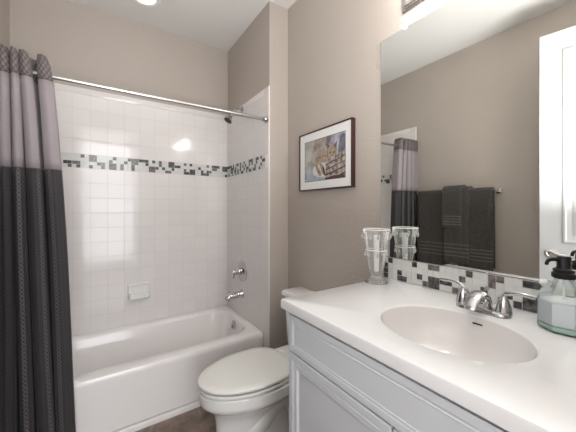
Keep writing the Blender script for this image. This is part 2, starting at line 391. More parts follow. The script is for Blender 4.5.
# ------------------------------------------------------------------ bathtub
def build_tub():
    t = thing('bathtub', 'white alcove bathtub with plain apron against the tiled far wall', 'bathtub', ((XL + XV) / 2, YT, 0))
    ox, oy = t.location.x, t.location.y
    x0, x1, y0, y1 = XL + 0.001 - ox, XV - TT * 0 - 0.001 - ox, 0.0, YD - 0.001 - oy
    x0 += TT; x1 -= TT; y1 -= TT
    bm = bmesh.new()
    def ring(xa, xb, ya, yb, r, z, seg=8): return [(p[0], p[1], z) for p in rrect(xa, xb, ya, yb, r, seg)]
    ix0, ix1, iy0, iy1 = x0 + 0.10, x1 - 0.045, 0.105, y1 - 0.055
    rings = [
        ring(x0, x1, 0.028, y1, 0.003, 0.046), ring(x0, x1, 0.008, y1, 0.003, 0.047), ring(x0, x1, 0.007, y1, 0.003, 0.06), ring(x0, x1, 0.004, y1, 0.003, TH - 0.055),
        ring(x0, x1, 0.000, y1, 0.004, TH - 0.036), ring(x0, x1, 0.000, y1, 0.004, TH - 0.014),
        ring(x0, x1, 0.005, y1, 0.006, TH - 0.004), ring(x0 , x1, 0.014, y1, 0.01, TH),
        ring(ix0 - 0.012, ix1 + 0.012, iy0 - 0.014, iy1 + 0.01, 0.16, TH - 0.001),
        ring(ix0, ix1, iy0, iy1, 0.155, TH - 0.008), ring(ix0 + 0.010, ix1 - 0.008, iy0 + 0.012, iy1 - 0.010, 0.15, TH - 0.028),
        ring(ix0 + 0.05, ix1 - 0.022, iy0 + 0.03, iy1 - 0.025, 0.15, TH - 0.12),
        ring(ix0 + 0.14, ix1 - 0.05, iy0 + 0.055, iy1 - 0.05, 0.14, 0.13), ring(ix0 + 0.20, ix1 - 0.075, iy0 + 0.08, iy1 - 0.075, 0.13, 0.082),
        ring(ix0 + 0.26, ix1 - 0.13, iy0 + 0.13, iy1 - 0.13, 0.10, 0.070)]
    loft(bm, rings, False, True)
    body = link('basin', bm, M['tub'], t)
    bm = bmesh.new(); box(bm, x0, x1, 0.002, 0.03, 0, 0.038, 0.002); link('base_strip', bm, M['tub'], t)
    bm = bmesh.new(); box(bm, x0, x1, 0.024, 0.03, 0.036, 0.052); link('toe_gap', bm, M['grout'], t)
    bm = bmesh.new(); lathe(bm, [(0.036, 0), (0.037, -0.006), (0.030, -0.012), (0.012, -0.016), (0.0, -0.016)], (ix1 - 0.0185, (iy0 + iy1) / 2 + 0.02, TH - 0.066), axis='X', n=28)
    box(bm, ix1 - 0.0205 - 0.024, ix1 - 0.0205 - 0.012, (iy0 + iy1) / 2 + 0.013, (iy0 + iy1) / 2 + 0.027, TH - 0.092, TH - 0.056, 0.003)
    link('overflow_plate', bm, M['chrome'], t)
    bm = bmesh.new(); lathe(bm, [(0.030, 0), (0.030, 0.003), (0.02, 0.005), (0, 0.005)], (ix1 - 0.19, (iy0 + iy1) / 2, 0.070), n=24); link('drain', bm, M['chrome'], t)
build_tub()

# soap dish
t = thing('soap_dish', 'white ceramic soap dish fixed on the far tile wall over the tub', 'soap dish', (0.268, YD - TT, 0.575))
bm = bmesh.new()
loft(bm, [[(p[0], y, p[1]) for p in rrect(-0.080 + i_, 0.080 - i_, 0.004 + i_, 0.124 - i_, 0.014)] for y, i_ in ((0.0, 0.0), (-0.008, 0.0), (-0.015, 0.005), (-0.016, 0.012), (-0.011, 0.018), (-0.010, 0.030))], True, True)
link('back_plate', bm, M['porcelain'], t)
bm = bmesh.new()
tr = [rrect(-a, a, -d, -0.008, r_, 6) for a, d, r_ in ((0.060, 0.032, 0.010), (0.072, 0.056, 0.016), (0.077, 0.066, 0.020), (0.076, 0.066, 0.020), (0.072, 0.062, 0.018), (0.062, 0.052, 0.014), (0.054, 0.044, 0.012))]
loft(bm, [[(p[0], p[1], z) for p in q] for q, z in zip(tr, (0.000, 0.006, 0.018, 0.044, 0.049, 0.046, 0.038))], True, True)
link('tray', bm, M['porcelain'], t)

# shower arm and head
YS = 2.245
t = thing('wall_shower', 'chrome shower head on a bent arm above the valve', 'shower head', (XV - TT, YS, 2.15))
bm = bmesh.new(); lathe(bm, [(0.030, 0.0), (0.029, -0.006), (0.014, -0.012), (0.011, -0.014)], axis='X', n=24); link('flange', bm, M['chrome'], t)
bm = bmesh.new(); tube(bm, spline([(-0.004, 0, 0), (-0.035, 0, 0.004), (-0.065, 0, -0.018), (-0.090, 0, -0.055)], 6), 0.0105, 12); link('arm', bm, M['chrome'], t)
bm = bmesh.new(); lathe(bm, [(0.011, 0.012), (0.015, 0.006), (0.015, -0.006), (0.012, -0.012), (0.020, -0.03), (0.034, -0.052), (0.037, -0.062), (0.034, -0.066)], n=28)
bmesh.ops.rotate(bm, verts=bm.verts[:], cent=(0, 0, 0), matrix=Matrix.Rotation(R(32), 3, 'Y')); bmesh.ops.translate(bm, verts=bm.verts[:], vec=(-0.093, 0, -0.060))
hd = link('head', bm, M['chrome'], t)
bm = bmesh.new(); lathe(bm, [(0.033, -0.0665), (0.030, -0.069), (0.0, -0.070)], n=28)
bmesh.ops.rotate(bm, verts=bm.verts[:], cent=(0, 0, 0), matrix=Matrix.Rotation(R(32), 3, 'Y')); bmesh.ops.translate(bm, verts=bm.verts[:], vec=(-0.093, 0, -0.060))
link('spray_face', bm, M['black'], t)
# valve
t = thing('shower_valve', 'chrome tub valve with round plate and lever on the tiled side wall', 'faucet', (XV - TT, YS - 0.01, 0.765))
bm = bmesh.new(); lathe(bm, [(0.088, 0.0), (0.087, -0.005), (0.075, -0.011), (0.050, -0.014), (0.040, -0.013), (0.036, -0.016)], axis='X', n=48); link('escutcheon', bm, M['chrome'], t)
bm = bmesh.new(); lathe(bm, [(0.034, -0.012), (0.030, -0.04), (0.025, -0.05), (0.022, -0.052), (0.022, -0.085), (0.018, -0.092), (0.0, -0.094)], axis='X', n=28); link('hub', bm, M['chrome'], t)
bm = bmesh.new(); tube(bm, spline([(-0.07, 0, 0.01), (-0.073, 0.004, -0.02), (-0.082, 0.006, -0.055)], 5), [0.009, 0.006], 10); link('lever', bm, M['chrome'], t)
# spout
t = thing('tub_spout', 'chrome tub spout on the side wall just over the tub rim', 'faucet', (XV - TT, YS - 0.01, 0.57))
bm = bmesh.new()
rings = []
for x, r_, dz, sq in ((0, 0.034, 0, 1), (-0.012, 0.033, 0, 1), (-0.02, 0.027, 0, 1), (-0.07, 0.026, -0.002, 1), (-0.11, 0.026, -0.006, 1), (-0.135, 0.024, -0.012, 1.0), (-0.148, 0.017, -0.018, 1.0)):
    rings.append([(x, r_ * math.cos(2 * PI * k / 24), dz + r_ * math.sin(2 * PI * k / 24) * sq) for k in range(24)])
loft(bm, rings); link('spout_body', bm, M['chrome'], t)
bm = bmesh.new(); lathe(bm, [(0.013, -0.026), (0.013, -0.042), (0.010, -0.044)], (-0.122, 0, 0.0), n=16); link('outlet', bm, M['nickel'], t)
bm = bmesh.new(); lathe(bm, [(0.004, 0.016), (0.004, 0.032), (0.008, 0.036), (0.007, 0.043), (0.0, 0.044)], (-0.118, 0, 0.0), n=14); link('diverter_knob', bm, M['chrome'], t)

# ------------------------------------------------------------------ curtain rod and curtain
YRD, ZRD = 1.812, 1.951
t = thing('curtain_rod', 'straight chrome shower rod spanning the tub alcove', 'curtain rod', (0, YRD, ZRD))
bm = bmesh.new(); tube(bm, [(XL + TT + 0.005, 0, 0), (XV - TT - 0.005, 0, 0)], 0.0112, 20); link('tube', bm, M['rod'], t)
for s, x in ((1, XL + TT), (-1, XV - TT)):
    bm = bmesh.new(); lathe(bm, [(0.028, 0), (0.028, s * 0.004), (0.020, s * 0.012), (0.0165, s * 0.020), (0.0165, s * 0.034), (0.0128, s * 0.036)], (x, 0, 0), axis='X', n=24); link('flange', bm, M['chrome'], t)

def fabric(name, base, light, kind):
    m = bpy.data.materials.new(name); m.use_nodes = True; nt = m.node_tree; b = nt.nodes['Principled BSDF']
    b.inputs['Roughness'].default_value = 0.7; b.inputs['Sheen Weight'].default_value = 0.08; b.inputs['Specular IOR Level'].default_value = 0.3
    uv = nt.nodes.new('ShaderNodeUVMap'); uv.uv_map = 'UVMap'
    def math_(op, a, b_=None, c=None):
        n = nt.nodes.new('ShaderNodeMath'); n.operation = op
        for i, x in enumerate((a, b_, c)):
            if x is None: continue
            if isinstance(x, (int, float)): n.inputs[i].default_value = x
            else: nt.links.new(x, n.inputs[i])
        return n.outputs[0]
    sp = nt.nodes.new('ShaderNodeSeparateXYZ'); nt.links.new(uv.outputs[0], sp.inputs[0])
    U, V = sp.outputs[0], sp.outputs[1]
    if kind == 'chain':      # columns of small linked rings
        a = math_('DIVIDE', math_('SUBTRACT', math_('MODULO', U, 0.062), 0.031), 0.0075)
        c = math_('DIVIDE', math_('SUBTRACT', math_('MODULO', V, 0.020), 0.010), 0.009)
        d = math_('SQRT', math_('ADD', math_('MULTIPLY', a, a), math_('MULTIPLY', c, c)))
        f = math_('MULTIPLY', math_('GREATER_THAN', d, 0.55), math_('LESS_THAN', d, 1.15))
        a2 = math_('DIVIDE', math_('SUBTRACT', math_('MODULO', math_('ADD', U, 0.031), 0.0155), 0.00775), 0.0035)
        c2 = math_('DIVIDE', math_('SUBTRACT', math_('MODULO', V, 0.015), 0.0075), 0.0035)
        d2 = math_('SQRT', math_('ADD', math_('MULTIPLY', a2, a2), math_('MULTIPLY', c2, c2)))
        f2 = math_('MULTIPLY', math_('LESS_THAN', d2, 1.0), 0.22)
        f = math_('MAXIMUM', f, f2)
    elif kind == 'block':
        a = math_('GREATER_THAN', math_('MODULO', U, 0.024), 0.012); c = math_('GREATER_THAN', math_('MODULO', V, 0.030), 0.015)
        f = math_('ABSOLUTE', math_('SUBTRACT', a, c))
    else:
        f = math_('MULTIPLY', math_('GREATER_THAN', math_('MODULO', U, 0.004), 0.002), 0.4)
    mx = nt.nodes.new('ShaderNodeMix'); mx.data_type = 'RGBA'; mx.inputs['A'].default_value = (*base, 1); mx.inputs['B'].default_value = (*light, 1)
    nt.links.new(f, mx.inputs['Factor']); nt.links.new(mx.outputs['Result'], b.inputs['Base Color'])
    return m
F_TOP = fabric('curtain_top', (0.105, 0.088, 0.088), (0.19, 0.165, 0.165), 'block')
F_MID = fabric('curtain_middle', (0.29, 0.255, 0.27), (0.33, 0.295, 0.31), 'plain')
F_LOW = fabric('curtain_lower', (0.038, 0.034, 0.037), (0.100, 0.094, 0.098), 'chain')

def build_curtain():
    t = thing('shower_curtain', 'grey fabric shower curtain bunched in folds at the left end of the rod', 'shower curtain', (-0.34, YRD, 0.0))
    # fold fronts: x at the top, x at the floor, half width top, half width floor
    fr = [(-0.466, -0.466, 0.011, 0.011), (-0.434, -0.440, 0.012, 0.011), (-0.397, -0.402, 0.013, 0.021), (-0.361, -0.346, 0.0140, 0.026), (-0.327, -0.283, 0.009, 0.021), (-0.2955, -0.209, 0.0135, 0.030), (-0.229, -0.128, 0.0165, 0.037)]
    def path(z):
        k = (2.030 - z) / 2.0
        k = max(0.0, min(1.0, k))
        kw = k ** 0.22; k = k ** 0.70
        P = []
        F = [(a + (b - a) * k, c + (d - c) * kw) for a, b, c, d in fr]
        wob = lambda i: 0.004 * math.sin(z * 3.1 + i * 1.7)
        P.append((XL + TT + 0.004, 1.848))
        for i, (xf, hw) in enumerate(F):
            xf += wob(i) * k; dy = 0.007 * math.sin(i * 2.3 + z * 1.3) * k
            yf = 1.748 + dy + (0.008 if i % 2 else 0) + (0.0 if i != 6 else 0.012)
            P += [(xf - hw * 0.93, 1.825), (xf - hw, 1.785), (xf - hw * 0.80, yf + 0.012), (xf, yf), (xf + hw * 0.80, yf + 0.012), (xf + hw, 1.785), (xf + hw * 0.93, 1.825)]
            if i < len(F) - 1:
                nx = F[i + 1][0] - F[i + 1][1] + wob(i + 1) * k
                P.append(((xf + hw + nx) / 2, 1.850))
            else:
                P += [(xf + hw * 0.90, 1.848)]
        return spline([(p[0], p[1], 0) for p in P], 6)
    zs_all = [(2.030, 1.915), (1.915, 1.487), (1.487, 0.03)]
    for (za, zb), nm, m in zip(zs_all, ('top_band', 'middle_panel', 'lower_panel'), (F_TOP, F_MID, F_LOW)):
        n = max(3, int((za - zb) / 0.045)); bm = bmesh.new(); uvl = bm.loops.layers.uv.new('UVMap'); rows = []
        ref = path(0.6); arc = [0.0]
        for a, b in zip(ref, ref[1:]): arc.append(arc[-1] + (b - a).length)
        for i in range(n + 1):
            z = za + (zb - za) * i / n
            zz = z + (0.0)
            row = []
            for q, p in enumerate(path(z)):
                fl = 0.0
                row.append(bm.verts.new((p.x - t.location.x, p.y - t.location.y, zz + fl)))
            rows.append((z, row))
        for (z0, a), (z1, b) in zip(rows, rows[1:]):
            for i in range(len(a) - 1):
                f = bm.faces.new((a[i], a[i + 1], b[i + 1], b[i]))
                for l, (uu, vv) in zip(f.loops, ((arc[i], z0), (arc[i + 1], z0), (arc[i + 1], z1), (arc[i], z1))): l[uvl].uv = (uu, vv + 1)
        o = link(nm, bm, m, t)
        s = o.modifiers.new('thickness', 'SOLIDIFY'); s.thickness = 0.0016; s.offset = 0
    # stitched seam cords between the bands
    for z in (1.915, 1.487):
        bm = bmesh.new(); tube(bm, [(p.x - t.location.x, p.y - t.location.y, z) for p in path(z)], 0.0022, 6); link('seam', bm, F_TOP, t)
    # grommets where rod runs through the cloth
    F = [(a, c) for a, b, c, d in fr]
    for i, (xf, hw) in enumerate(F):
        for s in (1,):
            bm = bmesh.new()
            tube(bm, [(xf + hw + 0.001 - t.location.x + 0.0, 0.024 * math.cos(a), ZRD + 0.024 * math.sin(a)) for a in [2 * PI * k / 20 for k in range(21)]], 0.0045, 8)
            link('grommet', bm, M['black'], t)
build_curtain()

# ------------------------------------------------------------------ toilet (faces -X)
def build_toilet():
    YC0 = 1.388
    t = thing('toilet', 'white two-piece toilet with closed lid between the tub and the vanity', 'toilet', (0.80, YC0, 0))
    ox = 0.80
    def egg(xf, xb, hw, z, n=48, pw=2.0, yb=1.0, oy=0.0):
        """plan outline: pointed-round front at xf, squarer back at xb"""
        xc = xf + (xb - xf) * 0.60; out = []
        for k in range(n):
            a = 2 * PI * k / n; c, s = math.cos(a), math.sin(a)
            if c < 0: x = xc - (xc - xf) * abs(c); y = hw * s
            else:
                x = xc + (xb - xc) * abs(c) ** (0.72 if yb else 1); y = hw * (abs(s) ** 0.80) * (1 if s > 0 else -1)
            out.append((x - ox, y + oy, z))
        return out
    bm = bmesh.new()
    # bowl and pedestal in one surface
    rings = [egg(0.480, 0.96, 0.112, 0.0), egg(0.480, 0.96, 0.113, 0.012), egg(0.490, 0.95, 0.102, 0.04), egg(0.492, 0.93, 0.096, 0.12), egg(0.490, 0.90, 0.098, 0.21),
             egg(0.480, 0.90, 0.112, 0.268), egg(0.455, 0.915, 0.145, 0.300), egg(0.425, 0.93, 0.172, 0.322), egg(0.410, 0.94, 0.183, 0.338), egg(0.407, 0.945, 0.185, 0.352), egg(0.407, 0.945, 0.185, 0.388), egg(0.414, 0.94, 0.179, 0.395), egg(0.48, 0.92, 0.12, 0.3955)]
    loft(bm, rings)
    link('bowl', bm, M['porcelain'], t)
    # outlet and shelf behind the bowl
    bm = bmesh.new()
    loft(bm, [[(p[0] - ox, p[1], z) for p in rrect(0.80 + dx, 1.165, -h, h, 0.04)] for z, h, dx in ((0.30, 0.10, 0.06), (0.34, 0.15, 0.02), (0.375, 0.175, 0.0), (0.390, 0.178, 0.0), (0.398, 0.172, 0.006))])
    link('tank_shelf', bm, M['porcelain'], t)
    bm = bmesh.new()
    tube(bm, spline([(0.60 - ox, -0.0, 0.14), (0.70 - ox, -0.03, 0.17), (0.79 - ox, -0.03, 0.25), (0.89 - ox, -0.02, 0.24), (0.95 - ox, -0.01, 0.12), (0.96 - ox, 0, 0.0)], 8), [0.075, 0.085], 20)
    link('trapway', bm, M['porcelain'], t)
    bm = bmesh.new()
    loft(bm, [egg(0.74, 1.10, 0.10, 0.0, yb=1), egg(0.74, 1.10, 0.10, 0.03), egg(0.76, 1.08, 0.09, 0.06), egg(0.80, 1.05, 0.075, 0.28), egg(0.80, 1.08, 0.10, 0.36)])
    link('foot', bm, M['porcelain'], t)
    for s in (-1, 1):
        bm = bmesh.new(); lathe(bm, [(0.012, 0), (0.012, 0.008), (0.008, 0.016), (0, 0.018)], (0.86 - ox, s * 0.083, 0.03), n=14); link('bolt_cap', bm, M['seat'], t)
    # seat
    bm = bmesh.new()
    loft(bm, [egg(0.450, 0.87, 0.140, 0.4035), egg(0.405, 0.90, 0.186, 0.4045), egg(0.404, 0.905, 0.187, 0.406), egg(0.404, 0.905, 0.187, 0.416), egg(0.406, 0.902, 0.185, 0.4180), egg(0.450, 0.87, 0.140, 0.4185)]); link('seat', bm, M['seat'], t)
    # lid, slightly domed
    bm = bmesh.new()
    loft(bm, [egg(0.450, 0.87, 0.140, 0.4280), egg(0.405, 0.902, 0.184, 0.4285), egg(0.402, 0.906, 0.187, 0.431), egg(0.403, 0.906, 0.187, 0.440), egg(0.409, 0.900, 0.181, 0.4445), egg(0.44, 0.87, 0.15, 0.4460), egg(0.54, 0.80, 0.07, 0.4465)]); link('lid', bm, M['seat'], t)
    for s in (-1, 1):
        bm = bmesh.new(); box(bm, 0.900 - ox, 0.945 - ox, s * 0.075 - 0.022, s * 0.075 + 0.022, 0.394, 0.436, 0.006)
        link('hinge', bm, M['seat'], t)
    # tank and lid
    bm = bmesh.new()
    ty = 0.222
    loft(bm, [[(p[0] - ox, p[1], z) for p in rrect(xf, 1.178, -h, h, 0.03)] for z, h, xf in ((0.398, ty - 0.045, 1.045), (0.41, ty - 0.035, 1.035), (0.60, ty - 0.022, 1.028), (0.722, ty - 0.012, 1.022))])
    link('tank', bm, M['porcelain'], t)
    bm = bmesh.new()
    loft(bm, [[(p[0] - ox, p[1], z) for p in rrect(1.010 + i, 1.184 - i * 0.5, -ty + i, ty - i, 0.025)] for z, i in ((0.722, 0.010), (0.728, 0.0), (0.745, 0.0), (0.753, 0.004), (0.757, 0.014))])
    link('tank_lid', bm, M['porcelain'], t)
    bm = bmesh.new(); lathe(bm, [(0.014, 0.0), (0.014, -0.008), (0.006, -0.012), (0.006, -0.02)], (1.022 - ox, 0.16, 0.675), axis='X', n=16)
    tube(bm, spline([(1.0 - ox, 0.165, 0.675), (0.998 - ox, 0.13, 0.673), (1.0 - ox, 0.09, 0.665)], 4), [0.007, 0.005], 8)
    link('flush_lever', bm, M['chrome'], t)
build_toilet()

# ------------------------------------------------------------------ framed picture
def build_picture():
    y0, y1, z0, z1 = 1.104, 1.600, 1.419, 1.805      # outer
    t = thing('framed_picture', 'framed watercolour of a resting tabby cat hung over the toilet', 'picture', (XM, (y0 + y1) / 2, z0))
    oy = (y0 + y1) / 2; d = 0.030
    a, b, c, e = y0 - oy, y1 - oy, 0.0, z1 - z0
    bm = bmesh.new(); fw = 0.008
    for (p0, p1, q0, q1) in ((a, b, c, c + fw), (a, b, e - fw, e), (a, a + fw, c + fw, e - fw), (b - fw, b, c + fw, e - fw)): box(bm, -d, -0.001, p0, p1, q0, q1, 0.0012)
    link('frame', bm, M['frame'], t)
    bm = bmesh.new(); box(bm, -d + 0.006, -0.002, a + fw, b - fw, c + fw, e - fw); link('mat_board', bm, M['matboard'], t)
    iy0, iy1, iz0, iz1 = 1.161 - oy, 1.537 - oy, 1.480 - z0, 1.742 - z0
    bm = bmesh.new(); X = -d + 0.0052; lw = 0.0028
    for (p0, p1, q0, q1) in ((iy0 - lw, iy1 + lw, iz0 - lw, iz0), (iy0 - lw, iy1 + lw, iz1, iz1 + lw), (iy0 - lw, iy0, iz0, iz1), (iy1, iy1 + lw, iz0, iz1)): box(bm, X - 0.0004, X + 0.002, p0, p1, q0, q1)
    link('inner_fillet', bm, M['frame'], t)
    # painting: s runs 0..1 left to right as seen, h 0..1 bottom to top
    bm = bmesh.new(); lvl = [0]
    cols = {}
    def slot(nm, col, var=None):
        if nm not in cols: cols[nm] = (len(cols), mat('paint_' + nm, col, 0.8, var=var))
        return cols[nm][0]
    def poly(pts, nm, col, var=None, smooth=True):
        i = slot(nm, col, var); lvl[0] += 1
        if smooth and len(pts) > 3: pts = [(p.x, p.y) for p in spline([(p[0], p[1], 0) for p in pts], 4, True)]
        pts = [(min(max(s, 0), 1), min(max(h, 0), 1)) for s, h in pts]
        f = bm.faces.new([bm.verts.new((X - 0.00006 * lvl[0], iy1 + (iy0 - iy1) * s, iz0 + (iz1 - iz0) * h)) for s, h in pts]); f.material_index = i
    poly([(0, 0), (1, 0), (1, 1), (0, 1)], 'ground', (0.30, 0.29, 0.27), (22, 0.4, (0.50, 0.48, 0.45)), False)
    poly([(-.05, 0.55), (0.15, 0.5), (0.25, 0.75), (0.22, 1.05), (-.05, 1.05)], 'pale', (0.48, 0.47, 0.45), (20, 0.3))
    poly([(0.30, 0.55), (0.50, 0.50), (0.62, 0.75), (0.56, 1.05), (0.30, 1.05), (0.22, 0.8)], 'tan', (0.24, 0.20, 0.17), (22, 0.5, (0.42, 0.37, 0.33)))
    poly([(0.62, 0.72), (0.74, 0.62), (0.88, 0.66), (1.05, 0.6), (1.05, 1.05), (0.60, 1.05)], 'mauve', (0.24, 0.23, 0.31), (25, 0.4, (0.50, 0.49, 0.54)))
    poly([(0.86, 0.55), (1.05, 0.48), (1.05, 0.86), (0.95, 0.98), (0.88, 0.8)], 'slate', (0.08, 0.085, 0.12), (25, 0.4, (0.18, 0.19, 0.24)))
    poly([(0.56, 0.78), (0.66, 0.84), (0.70, 1.0), (0.58, 0.98)], 'brick', (0.24, 0.20, 0.22), (30, 0.4))
    poly([(-.05, -.05), (0.5, -.05), (0.45, 0.10), (0.25, 0.22), (0.10, 0.26), (-.05, 0.18)], 'blue', (0.22, 0.29, 0.34), (22, 0.5, (0.45, 0.48, 0.50)))
    poly([(0.22, 0.18), (0.40, 0.08), (0.62, 0.10), (0.62, 0.34), (0.44, 0.42), (0.28, 0.38)], 'white', (0.68, 0.68, 0.67), (30, 0.3))
    # cat: body, legs, head, ears
    poly([(0.24, 0.38), (0.30, 0.56), (0.46, 0.62), (0.60, 0.60), (0.72, 0.50), (0.66, 0.40), (0.48, 0.42), (0.34, 0.36)], 'fur', (0.24, 0.17, 0.12), (60, 0.5, (0.46, 0.37, 0.29)))
    poly([(0.28, 0.40), (0.36, 0.34), (0.46, 0.14), (0.40, 0.10), (0.33, 0.24)], 'fur', None)
    poly([(0.40, 0.42), (0.48, 0.36), (0.54, 0.16), (0.49, 0.12), (0.44, 0.26)], 'fur', None)
    poly([(0.58, 0.56), (0.60, 0.70), (0.70, 0.76), (0.80, 0.70), (0.82, 0.58), (0.76, 0.48), (0.64, 0.48)], 'fur_light', (0.42, 0.33, 0.24), (40, 0.4))
    poly([(0.60, 0.70), (0.585, 0.86), (0.67, 0.76)], 'ear', (0.16, 0.11, 0.08), None, False)
    poly([(0.74, 0.75), (0.83, 0.84), (0.81, 0.68)], 'ear', None, None, False)
    for k in range(5):
        s = 0.33 + 0.065 * k; poly([(s, 0.59 + 0.004 * k), (s + 0.012, 0.59), (s + 0.030, 0.53), (s + 0.020, 0.52)], 'stripe', (0.07, 0.055, 0.045), None, False)
    for k in range(3): poly([(0.30 + .03 * k, 0.36 - .07 * k), (0.33 + .03 * k, 0.36 - .07 * k), (0.345 + .03 * k, 0.31 - .07 * k)], 'stripe', None, None, False)
    poly([(0.655, 0.60), (0.675, 0.62), (0.69, 0.60), (0.67, 0.585)], 'stripe', None); poly([(0.74, 0.60), (0.76, 0.62), (0.775, 0.60), (0.755, 0.585)], 'stripe', None)
    poly([(0.70, 0.53), (0.73, 0.53), (0.715, 0.51)], 'ear', None, None, False)
    # stacked logs
    for k, (h0, h1) in enumerate(((0.42, 0.52), (0.30, 0.40), (0.18, 0.28), (0.04, 0.15))):
        poly([(0.56, h0 - 0.07), (0.80, h0), (1.0, h0 + 0.07), (1.0, h1 + 0.08), (0.80, h1 + 0.01), (0.57, h1 - 0.07)], 'log', (0.12, 0.085, 0.07), (45, 0.5, (0.50, 0.45, 0.42)), False)
        poly([(0.56, h0 - 0.10), (0.80, h0 - 0.03), (1.0, h0 + 0.035), (1.0, h0 + 0.075), (0.80, h0 + 0.005), (0.56, h0 - 0.065)], 'bark', (0.085, 0.05, 0.045), (30, 0.4), False)
    poly([(0.54, 0.0), (1.0, 0.0), (1.0, 0.06), (0.75, 0.07), (0.55, 0.03)], 'bark', None, None, False)
    poly([(0.49, 0.34), (0.50, 0.18), (0.56, 0.08), (0.53, 0.26)], 'bark', None, None)
    link('painting', bm, [m for _, (i, m) in sorted(cols.items(), key=lambda q: q[1][0])], t, False)
build_picture()

# ------------------------------------------------------------------ wall mirror
MY0, MY1, MZ0, MZ1 = -0.10, 0.930, 1.0625, 2.142
t = thing('wall_mirror', 'large frameless mirror on the wall above the vanity backsplash', 'mirror', (XM, (MY0 + MY1) / 2, MZ0))
oy = (MY0 + MY1) / 2
bm = bmesh.new(); X = -0.0062
vs_ = [bm.verts.new((X, y, z)) for y, z in ((MY0 - oy + .001, 0.001), (MY1 - oy - .001, 0.001), (MY1 - oy - .001, MZ1 - MZ0 - .001), (MY0 - oy + .001, MZ1 - MZ0 - .001))]
bm.faces.new(vs_); vb = [bm.verts.new((X + 0.0012, v.co.y, v.co.z)) for v in vs_]
bm.faces.new(vb)
for i in range(4): bm.faces.new((vs_[i], vs_[(i + 1) % 4], vb[(i + 1) % 4], vb[i]))
link('silvered_glass', bm, M['mirror'], t, False)
bm = bmesh.new(); box(bm, -0.005, -0.0005, MY0 - oy, MY1 - oy, 0, MZ1 - MZ0); link('backing', bm, M['mirror_edge'], t, False)
for y, z in ((0.795, MZ1), (0.795 - 0.6, MZ1), (0.30, MZ0)):
    s = 1 if z > 1.5 else -1
    bm = bmesh.new(); lathe(bm, [(0.011, 0.0), (0.011, -0.004), (0.006, -0.007), (0, -0.0075)], (-0.0063, y - oy, z - MZ0 + s * 0.0), axis='X', n=16); link('clip', bm, M['clip'], t)

# ------------------------------------------------------------------ vanity light bar
LY0, LY1, LZ0 = 0.03, 0.808, 2.212
t = thing('vanity_light', 'nickel vanity light bar with glowing frosted shades above the mirror', 'wall light', (XM, (LY0 + LY1) / 2, LZ0))
oy = (LY0 + LY1) / 2; ly = (LY1 - LY0) / 2
bm = bmesh.new()
loft(bm, [[(x, p[0], p[1]) for p in rrect(-ly + i, ly - i, 0 + i, 0.125 - i, 0.004, 2)] for x, i in ((0, 0), (-0.006, 0), (-0.008, 0.004), (-0.008, 0.012), (-0.018, 0.014), (-0.020, 0.018), (-0.020, 0.030), (-0.016, 0.034))])
link('back_plate', bm, M['nickel'], t, True)
for y in (0.66, 0.42, 0.18):
    bm = bmesh.new(); tube(bm, spline([(-0.015, y - oy, 0.065), (-0.03, y - oy, 0.10), (-0.09, y - oy, 0.115), (-0.10, y - oy, 0.135)], 5), 0.008, 10)
    arm = link('arm', bm, M['nickel'], t)
    bm = bmesh.new(); lathe(bm, [(0.018, 0.155), (0.028, 0.150), (0.040, 0.125), (0.047, 0.075), (0.050, 0.030), (0.044, 0.028), (0.030, 0.030), (0.0, 0.032)], (-0.10, y - oy, 0.0), n=24); link('shade', bm, M['shade'], t)

